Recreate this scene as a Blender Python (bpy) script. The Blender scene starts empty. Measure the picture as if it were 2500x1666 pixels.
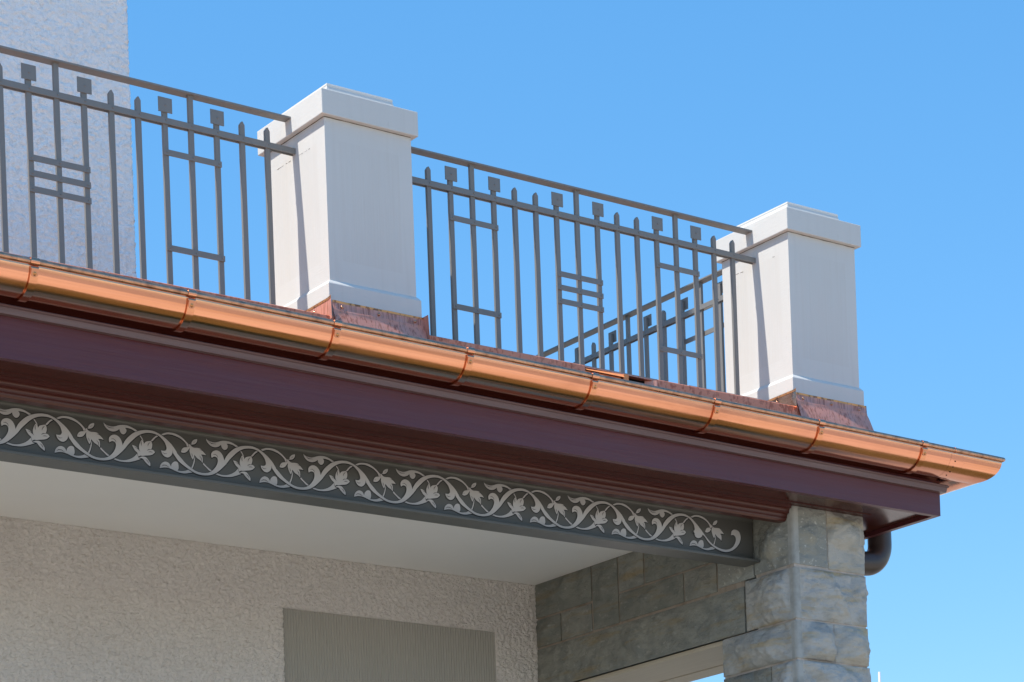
import bpy, bmesh, math, random
from mathutils import Vector, Matrix, noise

R = math.radians
random.seed(7)
GZ = 5.1            # the house datum (foot of the pillar shafts) lies 5.1 m above the ground
scene = bpy.context.scene
col = scene.collection

# ------------------------------------------------------------------ camera, sky, sun, exposure
cam_d = bpy.data.cameras.new('camera')
cam = bpy.data.objects.new('camera', cam_d)
col.objects.link(cam)
cam_d.sensor_width = 36.0
cam_d.lens = 6237.42 / 2500 * 36.0
cam_d.shift_y = 1992.39 / 2500
cam_d.clip_start = 0.05
cam_d.clip_end = 3000
cr = Vector((0.8092325, -0.58641989, -0.03541854))
cu = Vector((0.0272934, -0.02269621, 0.99936978))
cb = Vector((-0.58685418, -0.8096892, -0.00236112))
mm = Matrix((cr, cu, cb)).transposed().to_4x4()
mm.translation = Vector((-7.86879, -8.49112, -3.50320 + GZ))
cam.matrix_world = mm
scene.camera = cam

SUN = Vector((-1.0, 0.132, 1.655)).normalized()
world = bpy.data.worlds.new('World')
scene.world = world
world.use_nodes = True
wn = world.node_tree
wn.nodes.clear()
w_out = wn.nodes.new('ShaderNodeOutputWorld')
w_bg = wn.nodes.new('ShaderNodeBackground')
w_sky = wn.nodes.new('ShaderNodeTexSky')
w_sky.sky_type = 'NISHITA'
w_sky.sun_disc = False
w_sky.sun_elevation = math.asin(SUN.z)
w_sky.sun_rotation = math.atan2(SUN.x, SUN.y)
w_sky.altitude = 1200
w_sky.air_density = 1.0
w_sky.dust_density = 0.0
w_sky.ozone_density = 3.0
w_bg.inputs['Strength'].default_value = 0.15
w_hs = wn.nodes.new('ShaderNodeHueSaturation')
w_hs.inputs['Saturation'].default_value = 1.76
w_ga = wn.nodes.new('ShaderNodeGamma')          # softens the zenith-to-horizon contrast of the whole sky
w_ga.inputs['Gamma'].default_value = 0.55
w_hs.inputs['Value'].default_value = 1.77
wn.links.new(w_sky.outputs[0], w_ga.inputs['Color'])
wn.links.new(w_ga.outputs[0], w_hs.inputs['Color'])
wn.links.new(w_hs.outputs[0], w_bg.inputs[0])
wn.links.new(w_bg.outputs[0], w_out.inputs[0])

sun_d = bpy.data.lights.new('sun', 'SUN')
sun_d.energy = 3.55
sun_d.angle = R(0.53)
sun_d.color = (1.0, 0.925, 0.81)
sun = bpy.data.objects.new('sun', sun_d)
col.objects.link(sun)
sun.rotation_euler = SUN.to_track_quat('Z', 'Y').to_euler()
sun.location = (-10, 2, 20)

vs = scene.view_settings
vs.view_transform = 'Standard'
vs.look = 'None'
vs.gamma = 1.0
vs.use_curve_mapping = False
vs.exposure = 0.79
scene.render.engine = 'CYCLES'
scene.cycles.use_denoising = True
scene.cycles.max_bounces = 8
scene.cycles.diffuse_bounces = 5
scene.cycles.sample_clamp_indirect = 6.0

# ------------------------------------------------------------------ material helpers
def mat(name, color, rough=0.5, metal=0.0, spec=0.5, vary=(), bump=(), rvary=None, coat=0.0, coat_rough=0.1):
    """vary: (scale xyz, detail, lo, hi, colour2, amount); bump: (kind, scale xyz, detail, strength, distance)"""
    m = bpy.data.materials.new(name)
    m.use_nodes = True
    nt = m.node_tree
    b = nt.nodes['Principled BSDF']
    b.inputs['Roughness'].default_value = rough
    b.inputs['Metallic'].default_value = metal
    b.inputs['Specular IOR Level'].default_value = spec
    b.inputs['Coat Weight'].default_value = coat
    b.inputs['Coat Roughness'].default_value = coat_rough
    tc = nt.nodes.new('ShaderNodeTexCoord')

    def mapped(sc, seed):
        mp = nt.nodes.new('ShaderNodeMapping')
        mp.inputs['Scale'].default_value = sc
        mp.inputs['Location'].default_value = (seed * 3.1, seed * 1.7, seed * 2.3)
        nt.links.new(tc.outputs['Object'], mp.inputs['Vector'])
        return mp.outputs[0]

    def noisef(sc, detail, seed, rgh=0.55):
        n = nt.nodes.new('ShaderNodeTexNoise')
        n.inputs['Scale'].default_value = 1.0
        n.inputs['Detail'].default_value = detail
        n.inputs['Roughness'].default_value = rgh
        nt.links.new(mapped(sc, seed), n.inputs['Vector'])
        return n.outputs['Fac']
    c = nt.nodes.new('ShaderNodeRGB')
    c.outputs[0].default_value = (*color, 1)
    cur = c.outputs[0]
    for i, (sc, det, lo, hi, c2, amt) in enumerate(vary):
        mr = nt.nodes.new('ShaderNodeMapRange')
        mr.inputs['From Min'].default_value = lo
        mr.inputs['From Max'].default_value = hi
        mr.inputs['To Max'].default_value = amt
        nt.links.new(noisef(sc, det, i + 1), mr.inputs['Value'])
        mx = nt.nodes.new('ShaderNodeMix')
        mx.data_type = 'RGBA'
        nt.links.new(mr.outputs[0], mx.inputs['Factor'])
        nt.links.new(cur, mx.inputs['A'])
        mx.inputs['B'].default_value = (*c2, 1)
        cur = mx.outputs['Result']
    nt.links.new(cur, b.inputs['Base Color'])
    if rvary:
        sc, det, lo, hi, r0, r1 = rvary
        mr = nt.nodes.new('ShaderNodeMapRange')
        mr.inputs['From Min'].default_value = lo
        mr.inputs['From Max'].default_value = hi
        mr.inputs['To Min'].default_value = r0
        mr.inputs['To Max'].default_value = r1
        nt.links.new(noisef(sc, det, 9), mr.inputs['Value'])
        nt.links.new(mr.outputs[0], b.inputs['Roughness'])
    nrm = None
    for i, (kind, sc, det, st, dist) in enumerate(bump):
        bp = nt.nodes.new('ShaderNodeBump')
        bp.inputs['Strength'].default_value = st
        bp.inputs['Distance'].default_value = dist
        if kind == 'noise':
            h = noisef(sc, det, 20 + i, 0.6)
        else:
            v = nt.nodes.new('ShaderNodeTexVoronoi')
            v.inputs['Scale'].default_value = 1.0
            v.feature = 'SMOOTH_F1'
            nt.links.new(mapped(sc, 20 + i), v.inputs['Vector'])
            h = v.outputs['Distance']
        nt.links.new(h, bp.inputs['Height'])
        if nrm:
            nt.links.new(nrm, bp.inputs['Normal'])
        nrm = bp.outputs[0]
    if nrm:
        nt.links.new(nrm, b.inputs['Normal'])
    return m


MT = {}
MT['white'] = mat('off white masonry paint', (0.588, 0.585, 0.572), 0.75, spec=0.3,
                  vary=[((28, 28, 1.3), 4, 0.54, 0.74, (0.47, 0.45, 0.42), 0.2), ((3, 3, 1.2), 5, 0.45, 0.75, (0.555, 0.535, 0.51), 0.5), ((40, 40, 14), 3, 0.68, 0.78, (0.47, 0.44, 0.40), 0.35)],
                  bump=[('noise', (90, 90, 90), 3, 0.25, 0.002), ('noise', (14, 14, 160), 2, 0.22, 0.002)])
MT['comb'] = mat('combed off white paint', (0.582, 0.578, 0.566), 0.75, spec=0.3,
                 vary=[((28, 28, 1.3), 4, 0.54, 0.74, (0.47, 0.45, 0.42), 0.2), ((190, 190, 2), 3, 0.35, 0.7, (0.56, 0.545, 0.52), 0.6), ((5, 5, 2), 4, 0.5, 0.75, (0.555, 0.535, 0.51), 0.4)],
                 bump=[('noise', (170, 170, 2), 2, 0.5, 0.002), ('noise', (60, 60, 60), 3, 0.15, 0.002)])
MT['rail'] = mat('grey railing paint', (0.195, 0.192, 0.186), 0.48, spec=0.35,
                 vary=[((30, 30, 8), 4, 0.5, 0.8, (0.23, 0.225, 0.215), 0.5)], bump=[('noise', (160, 160, 60), 2, 0.08, 0.001)])
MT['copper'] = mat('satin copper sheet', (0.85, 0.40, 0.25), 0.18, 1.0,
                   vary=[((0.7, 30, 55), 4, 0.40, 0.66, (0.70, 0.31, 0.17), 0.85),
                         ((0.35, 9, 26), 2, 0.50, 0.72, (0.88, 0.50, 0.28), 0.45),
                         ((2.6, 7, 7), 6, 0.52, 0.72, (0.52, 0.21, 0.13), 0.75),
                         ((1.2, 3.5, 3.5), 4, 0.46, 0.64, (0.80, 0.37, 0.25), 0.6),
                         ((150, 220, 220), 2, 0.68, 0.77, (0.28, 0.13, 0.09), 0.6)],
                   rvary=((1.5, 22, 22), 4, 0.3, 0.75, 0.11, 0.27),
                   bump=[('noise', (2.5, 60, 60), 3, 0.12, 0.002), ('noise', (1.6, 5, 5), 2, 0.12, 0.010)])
MT['copper_old'] = mat('handled darker copper', (0.62, 0.34, 0.22), 0.36, 1.0,
                       vary=[((26, 26, 26), 5, 0.45, 0.7, (0.30, 0.155, 0.11), 0.85), ((120, 120, 120), 2, 0.66, 0.76, (0.75, 0.66, 0.62), 0.5)],
                       rvary=((20, 40, 40), 4, 0.35, 0.7, 0.26, 0.50))
MT['copper_rain'] = mat('rain speckled copper sheet', (0.74, 0.275, 0.17), 0.55, 0.15, 0.3,
                        vary=[((70, 70, 38), 4, 0.50, 0.60, (0.40, 0.10, 0.055), 0.75), ((5, 5, 5), 3, 0.45, 0.7, (0.72, 0.34, 0.24), 0.5),
                              ((170, 170, 120), 2, 0.66, 0.74, (0.16, 0.06, 0.045), 0.7)],
                        rvary=((30, 30, 30), 3, 0.3, 0.7, 0.42, 0.62))
MT['copper_streak'] = mat('streaked copper flashing', (0.68, 0.30, 0.22), 0.38, 0.3, 0.4,
                          vary=[((120, 120, 7), 4, 0.50, 0.64, (0.30, 0.09, 0.05), 0.75), ((9, 9, 4), 3, 0.5, 0.7, (0.66, 0.38, 0.32), 0.6),
                                ((120, 120, 20), 2, 0.62, 0.72, (0.60, 0.30, 0.15), 0.6)],
                          bump=[('noise', (6, 6, 6), 2, 0.25, 0.01)])
MT['copper_bounce'] = mat('copper with orange bounce', (0.95, 0.33, 0.10), 0.45, 0.2,  # vivid orange holds light bounced between copper sheets in the base colour
                       vary=[((20, 20, 20), 4, 0.45, 0.7, (0.75, 0.20, 0.06), 0.7)])
MT['copper_edge'] = mat('bright copper lip', (0.75, 0.33, 0.13), 0.40, 0.8,
                        vary=[((60, 60, 60), 3, 0.5, 0.62, (0.18, 0.08, 0.05), 0.85)])
MT['fascia'] = mat('dark oxblood board paint', (0.092, 0.015, 0.018), 0.34, spec=0.6,
                   vary=[((2.5, 60, 110), 4, 0.42, 0.7, (0.11, 0.032, 0.036), 0.35), ((200, 200, 200), 2, 0.74, 0.8, (0.2, 0.16, 0.16), 0.4)],
                   rvary=((2, 30, 60), 3, 0.3, 0.7, 0.30, 0.44),
                   bump=[('noise', (5, 120, 190), 3, 0.30, 0.0022)])
MT['trim'] = mat('oxblood trim with sky tint', (0.125, 0.070, 0.078), 0.34, spec=0.6,  # same paint as the fascia; paler bluish base carries the sky reflection
                 vary=[((1.2, 25, 40), 4, 0.42, 0.7, (0.17, 0.115, 0.125), 0.8), ((30, 300, 300), 2, 0.70, 0.76, (0.03, 0.02, 0.02), 0.6)],
                 bump=[('noise', (5, 120, 160), 3, 0.2, 0.002)])
MT['soffit'] = mat('glossy oxblood lacquer', (0.060, 0.013, 0.009), 0.13, spec=0.6,
                   vary=[((2, 9, 9), 3, 0.45, 0.7, (0.075, 0.020, 0.012), 0.7)],
                   rvary=((1.5, 14, 14), 3, 0.3, 0.7, 0.11, 0.18))
MT['moulding'] = mat('satin oxblood moulding paint', (0.070, 0.014, 0.010), 0.30, spec=0.55,
                     vary=[((2, 9, 9), 3, 0.45, 0.7, (0.085, 0.020, 0.014), 0.7)])
MT['beam'] = mat('grey green beam paint', (0.105, 0.104, 0.096), 0.36, spec=0.5,
                 vary=[((3, 3, 3), 4, 0.45, 0.7, (0.12, 0.118, 0.11), 0.6)], bump=[('noise', (60, 60, 60), 2, 0.06, 0.001)])
MT['silver'] = mat('pale grey ornament paint', (0.53, 0.515, 0.51), 0.5, spec=0.4,
                   vary=[((6, 6, 6), 3, 0.4, 0.7, (0.48, 0.47, 0.465), 0.6)])
MT['ink'] = mat('dark ornament outline paint', (0.014, 0.015, 0.020), 0.5, spec=0.4)
MT['ceiling'] = mat('smooth white ceiling paint', (0.87, 0.845, 0.825), 0.8, spec=0.2,
                    vary=[((1.5, 1.5, 1.5), 4, 0.45, 0.7, (0.83, 0.80, 0.775), 0.5)], bump=[('noise', (30, 30, 30), 3, 0.05, 0.002)])
MT['render'] = mat('cream rough plaster', (0.85, 0.805, 0.775), 0.9, spec=0.15,
                   vary=[((2, 2, 2), 5, 0.45, 0.7, (0.79, 0.74, 0.71), 0.6), ((45, 45, 60), 3, 0.58, 0.70, (0.58, 0.50, 0.43), 0.45)],
                   bump=[('noise', (55, 55, 85), 5, 1.0, 0.022)])
MT['tower'] = mat('white rough plaster', (0.92, 0.91, 0.91), 0.9, spec=0.15,
                  vary=[((60, 60, 60), 3, 0.60, 0.70, (0.74, 0.68, 0.60), 0.4), ((2, 2, 2), 4, 0.45, 0.7, (0.88, 0.87, 0.87), 0.5)],
                  bump=[('noise', (60, 60, 70), 5, 1.0, 0.013)])
MT['panel'] = mat('grey green ribbed plaster', (0.385, 0.37, 0.34), 0.8, spec=0.2,
                  vary=[((2, 2, 1), 4, 0.42, 0.7, (0.345, 0.34, 0.315), 0.7)], bump=[('noise', (80, 80, 20), 3, 0.15, 0.002)])
ST = []
for k, (c1, c2, c3) in enumerate([((0.285, 0.285, 0.255), (0.21, 0.215, 0.20), (0.28, 0.22, 0.13)),
                                  ((0.47, 0.46, 0.435), (0.35, 0.355, 0.345), (0.46, 0.355, 0.20)),
                                  ((0.235, 0.24, 0.215), (0.175, 0.185, 0.17), (0.235, 0.19, 0.125)),
                                  ((0.49, 0.465, 0.42), (0.37, 0.365, 0.34), (0.50, 0.40, 0.23))]):
    ST.append(mat('grey sandstone %s' % 'abcd'[k], c1, 0.85, spec=0.2,
                  vary=[((9, 9, 15), 9, 0.44, 0.62, c2, 0.9), ((3, 3, 22), 5, 0.52, 0.68, c3, 0.8),
                        ((30, 30, 50), 5, 0.62, 0.74, (0.50, 0.49, 0.45), 0.45), ((38, 38, 60), 6, 0.62, 0.80, (0.15, 0.15, 0.13), 0.45)],
                  bump=[('noise', (22, 22, 34), 8, 0.8, 0.022), ('noise', (120, 120, 150), 4, 0.5, 0.004)]))
MT['stone_speck'] = mat('grey sandstone with lime spatter', (0.32, 0.325, 0.30), 0.85, spec=0.2,
                        vary=[((8, 8, 10), 6, 0.42, 0.66, (0.27, 0.275, 0.255), 0.85), ((48, 48, 60), 6, 0.60, 0.70, (0.66, 0.65, 0.61), 0.7),
                              ((5, 5, 9), 4, 0.58, 0.72, (0.36, 0.32, 0.24), 0.6)],
                        bump=[('noise', (24, 24, 32), 8, 0.85, 0.022), ('noise', (150, 150, 150), 3, 0.35, 0.002)])
MT['margin'] = mat('dressed stone margin', (0.41, 0.41, 0.39), 0.85, spec=0.2,
                   vary=[((9, 9, 14), 5, 0.45, 0.68, (0.29, 0.295, 0.275), 0.9)], bump=[('noise', (60, 60, 60), 5, 0.6, 0.006)])
MT['mortar'] = mat('brown lime mortar', (0.36, 0.305, 0.255), 0.95, spec=0.1,
                   vary=[((14, 14, 14), 5, 0.45, 0.7, (0.20, 0.155, 0.12), 0.8)], bump=[('noise', (120, 120, 120), 4, 0.5, 0.003)])
MT['pointing'] = mat('pale lime pointing', (0.50, 0.44, 0.39), 0.95, spec=0.1,
                   vary=[((14, 14, 14), 5, 0.45, 0.7, (0.33, 0.26, 0.20), 0.8)], bump=[('noise', (90, 90, 90), 4, 0.6, 0.004)])
MT['lining'] = mat('beige lining board', (0.58, 0.50, 0.39), 0.7, spec=0.3,
                   vary=[((60, 3, 3), 4, 0.45, 0.7, (0.50, 0.42, 0.32), 0.6)], bump=[('noise', (120, 4, 4), 3, 0.2, 0.002)])
MT['pipe'] = mat('dark brown pipe paint', (0.050, 0.036, 0.032), 0.38, spec=0.5,
                 vary=[((10, 10, 10), 5, 0.5, 0.75, (0.075, 0.058, 0.052), 0.7)])
MT['dirt'] = mat('dark dirt in joints', (0.10, 0.085, 0.07), 0.95, spec=0.1, vary=[((40, 40, 40), 3, 0.45, 0.7, (0.2, 0.17, 0.14), 0.8)])
MT['dark'] = mat('black for unlit voids and rivets', (0.012, 0.010, 0.009), 0.9, spec=0.1,  # near-black stands in for shade inside the outlet and slot; also on rivets
                 vary=[((20, 20, 20), 3, 0.5, 0.7, (0.03, 0.024, 0.02), 0.6)])
MT['deck'] = mat('copper roof deck', (0.55, 0.36, 0.27), 0.8, vary=[((3, 3, 3), 4, 0.45, 0.7, (0.46, 0.28, 0.2), 0.6)])
MT['pole'] = mat('white pole paint', (0.55, 0.53, 0.53), 0.5, vary=[((3, 3, 3), 2, 0.5, 0.8, (0.7, 0.7, 0.7), 0.4)])
MT['added_paving'] = mat('pale limestone paving', (0.63, 0.535, 0.42), 0.85, spec=0.2,  # invented pale surface, out of view, for bounce light
                   vary=[((1.1, 1.1, 1.1), 4, 0.45, 0.62, (0.57, 0.47, 0.36), 0.8), ((30, 30, 30), 3, 0.5, 0.7, (0.46, 0.41, 0.34), 0.5)],
                   bump=[('noise', (40, 40, 40), 4, 0.4, 0.01)])
MT['added_lawn'] = mat('mown lawn', (0.14, 0.115, 0.045), 0.95, spec=0.1,  # invented strip, meant only as a band in the gutter reflection
                 vary=[((0.8, 0.8, 0.8), 5, 0.42, 0.7, (0.16, 0.14, 0.05), 0.8)], bump=[('noise', (60, 60, 60), 4, 0.8, 0.03)])
MT['added_gravel'] = mat('warm gravel drive', (0.40, 0.345, 0.30), 0.95, spec=0.2,  # invented ground surface, there for bounce light and gutter reflections
                   vary=[((0.35, 0.35, 0.35), 4, 0.45, 0.62, (0.34, 0.30, 0.255), 0.8), ((30, 30, 30), 3, 0.5, 0.7, (0.22, 0.19, 0.15), 0.6)],
                   bump=[('noise', (40, 40, 40), 4, 0.5, 0.02)])
MT['hedge'] = mat('dark hedge leaves', (0.035, 0.06, 0.018), 0.8, spec=0.2,
                  vary=[((2, 2, 2), 5, 0.42, 0.7, (0.06, 0.09, 0.025), 0.8)])

# ------------------------------------------------------------------ mesh helpers (all coordinates in house metres, z = 0 at the shaft foot)
class MB:
    def __init__(s):
        s.v = []; s.f = []; s.m = []; s.sm = []

    def add(s, vs_, fs, mi=0, smooth=False):
        o = len(s.v)
        s.v += [tuple(p) for p in vs_]
        for f in fs:
            s.f.append(tuple(o + i for i in f)); s.m.append(mi); s.sm.append(smooth)

    def box(s, x0, x1, y0, y1, z0, z1, mi=0):
        s.add([(x0, y0, z0), (x1, y0, z0), (x1, y1, z0), (x0, y1, z0), (x0, y0, z1), (x1, y0, z1), (x1, y1, z1), (x0, y1, z1)],
              [(0, 3, 2, 1), (4, 5, 6, 7), (0, 1, 5, 4), (1, 2, 6, 5), (2, 3, 7, 6), (3, 0, 4, 7)], mi)

    def cbox(s, x0, x1, y0, y1, z0, z1, c=0.002, mi=0):
        """box with chamfered edges"""
        bm = bmesh.new()
        bmesh.ops.create_cube(bm, size=1)
        for v in bm.verts:
            v.co = Vector((x0 if v.co.x < 0 else x1, y0 if v.co.y < 0 else y1, z0 if v.co.z < 0 else z1))
        bmesh.ops.bevel(bm, geom=list(bm.edges), offset=c, segments=2, affect='EDGES', profile=0.5)
        s.bm(bm, mi); bm.free()

    def bm(s, bm, mi=0, smooth=False):
        bm.verts.index_update()
        s.add([v.co[:] for v in bm.verts], [[v.index for v in f.verts] for f in bm.faces], mi, smooth)

    def grid(s, pts, mi=0, smooth=True, closed=False, flip=False):
        """pts: rows of points"""
        n = len(pts[0]); o = len(s.v)
        for r in pts:
            s.v += [tuple(p) for p in r]
        for i in range(len(pts) - 1):
            for j in range(n if closed else n - 1):
                a, b = o + i * n + j, o + i * n + (j + 1) % n
                c, d = b + n, a + n
                s.f.append((d, c, b, a) if flip else (a, b, c, d)); s.m.append(mi); s.sm.append(smooth)

    def tube(s, path, r, seg=14, mi=0, caps=True):
        rows = []
        prev = None
        for i, p in enumerate(path):
            p = Vector(p)
            t = (Vector(path[min(i + 1, len(path) - 1)]) - Vector(path[max(i - 1, 0)])).normalized()
            ref = prev if prev is not None else (Vector((0, 0, 1)) if abs(t.z) < 0.9 else Vector((0, 1, 0)))
            a = (ref - t * ref.dot(t)).normalized(); b = t.cross(a); prev = a
            rr = r[i] if isinstance(r, (list, tuple)) else r
            rows.append([p + (a * math.cos(k * 2 * math.pi / seg) + b * math.sin(k * 2 * math.pi / seg)) * rr for k in range(seg)])
        o = len(s.v)
        s.grid(rows, mi, True, True)
        if caps:
            s.f.append(tuple(o + k for k in range(seg))[::-1]); s.m.append(mi); s.sm.append(False)
            e = o + (len(path) - 1) * seg
            s.f.append(tuple(e + k for k in range(seg))); s.m.append(mi); s.sm.append(False)

    def dome(s, c, n, r, h, seg=8, mi=0):
        n = Vector(n).normalized(); c = Vector(c)
        a = n.orthogonal().normalized(); b = n.cross(a)
        ring = lambda rr, hh: [c + (a * math.cos(k * 2 * math.pi / seg) + b * math.sin(k * 2 * math.pi / seg)) * rr + n * hh for k in range(seg)]
        s.grid([ring(r, 0), ring(r * 0.9, h * 0.55), ring(r * 0.5, h * 0.9), ring(r * 0.02, h)], mi, True, True)

    def prism(s, prof, x0, x1, mi=0, zs=0.0):
        """profile of (y, z) swept along x; zs = fall per metre"""
        n = len(prof)
        self_v = [(x0, y, z + zs * x0) for y, z in prof] + [(x1, y, z + zs * x1) for y, z in prof]
        fs = [(i, (i + 1) % n, n + (i + 1) % n, n + i) for i in range(n)]
        s.add(self_v, fs + [tuple(range(n))[::-1], tuple(range(n, 2 * n))], mi)

    def corner(s, prof, y0, xr, xa, yb, zs=0.0, mi=0, smooth=False, closed=True, x_step=None):
        """sweep a profile of (inward, z) along the front (y = y0) from xa, round the mitred corner at xr, back to yb; z falls with x by zs"""
        rows = []
        xs = [xa] if not x_step else [xa + (xr - 0.5 - xa) * i / x_step for i in range(x_step + 1)]
        for x in xs:
            rows.append([(x, y0 + d, z + zs * x) for d, z in prof])
        rows.append([(xr - d, y0 + d, z + zs * (xr - d)) for d, z in prof])
        rows.append([(xr - d, yb, z + zs * (xr - d)) for d, z in prof])
        if smooth:                      # keep the mitre crisp
            s.grid(rows[:-1], mi, True, closed); s.grid(rows[-2:], mi, True, closed)
        else:
            s.grid(rows, mi, smooth, closed)

    def build(s, name, mats, parent=None, bevel=0.0, recalc=True):
        org = parent['_o'] if parent is not None and '_o' in parent else (0, 0, 0)
        ox, oy, oz = org
        me = bpy.data.meshes.new(name)
        me.from_pydata([(x - ox, y - oy, z - oz) for x, y, z in s.v], [], s.f)
        for m in (mats if isinstance(mats, (list, tuple)) else [mats]):
            me.materials.append(m)
        for p, mi, sm in zip(me.polygons, s.m, s.sm):
            p.material_index = mi; p.use_smooth = sm
        if recalc:
            bm = bmesh.new(); bm.from_mesh(me)
            bmesh.ops.recalc_face_normals(bm, faces=bm.faces)
            bm.to_mesh(me); bm.free()
        me.update()
        o = bpy.data.objects.new(name, me)
        col.objects.link(o)
        if parent is not None:
            o.parent = parent
        else:
            o.location = (0, 0, GZ)
        return o


def thing(name, label, cat, loc=(0, 0, 0), rotz=0.0, group=None):
    e = bpy.data.objects.new(name, None)
    e.empty_display_size = 0.1
    col.objects.link(e)
    e.location = (loc[0], loc[1], loc[2] + GZ)
    e.rotation_euler = (0, 0, rotz)
    e['_o'] = tuple(loc) if rotz == 0.0 else (0.0, 0.0, loc[2])
    e['label'] = label; e['category'] = cat
    if group:
        e['group'] = group
    return e


def obj_copy(o, parent, loc):
    c = o.copy(); col.objects.link(c); c.parent = parent; c.location = loc
    return c


def inst(name, me, parent, loc=(0, 0, 0)):
    o = bpy.data.objects.new(name, me); col.objects.link(o); o.parent = parent; o.location = loc
    return o

# ------------------------------------------------------------------ the ground (one sheet to the horizon) and unseen strips added for bounce and gutter reflections
XL, XR_ = -0.034, 0.405       # left and right face of the corner pier
g = MB()
g.add([(-900, -900, -GZ), (900, -900, -GZ), (900, 900, -GZ), (-900, 900, -GZ)], [(0, 1, 2, 3)])
o = g.build('ground', MT['added_gravel']); o['kind'] = 'structure'; o['label'] = 'unseen ground to the horizon, warm surface invented for bounce light and gutter reflections'
g = MB()
g.box(-40, 14, -10.5, -3.2, -GZ - 0.1, -GZ + 0.012)  # added slabs out of view, sending bounce light under the porch
o = g.build('added_slabs', MT['added_paving']); o['kind'] = 'structure'; o['label'] = 'unseen pale slabs added to bounce light and show in the gutter'
g = MB()
g.box(-40, 2.0, 0.2, 6.0, -GZ - 0.1, -GZ + 0.03)  # floor out of view, its paleness chosen to brighten the ceiling
o = g.build('porch_floor', MT['added_paving']); o['kind'] = 'structure'; o['label'] = 'unseen porch floor, made pale to bounce light up to the ceiling'
g = MB()
n = 60
xs = [-40 + 54 * i / n for i in range(n + 1)]
g.grid([[(x, 0.2, -GZ + 0.004) for x in xs], [(x, -3.2, -GZ + 0.004) for x in xs]], 0, False)  # added grass strip out of view, mirrored in the gutter
o = g.build('added_lawn', MT['added_lawn']); o['kind'] = 'structure'; o['label'] = 'unseen dry grass strip added for the gutter to reflect'

# ------------------------------------------------------------------ stone work
def fbm(p, s, octv=4, seed=0.0):
    v = 0.0; a = 1.0; t = 0.0
    q = Vector(p) * s + Vector((seed, seed * 1.3, seed * 0.7))
    for _ in range(octv):
        v += a * noise.noise(q); t += a; q = q * 2.03; a *= 0.55
    return v / t


def sstep(t):
    t = max(0.0, min(1.0, t))
    return t * t * (3 - 2 * t)


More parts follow.
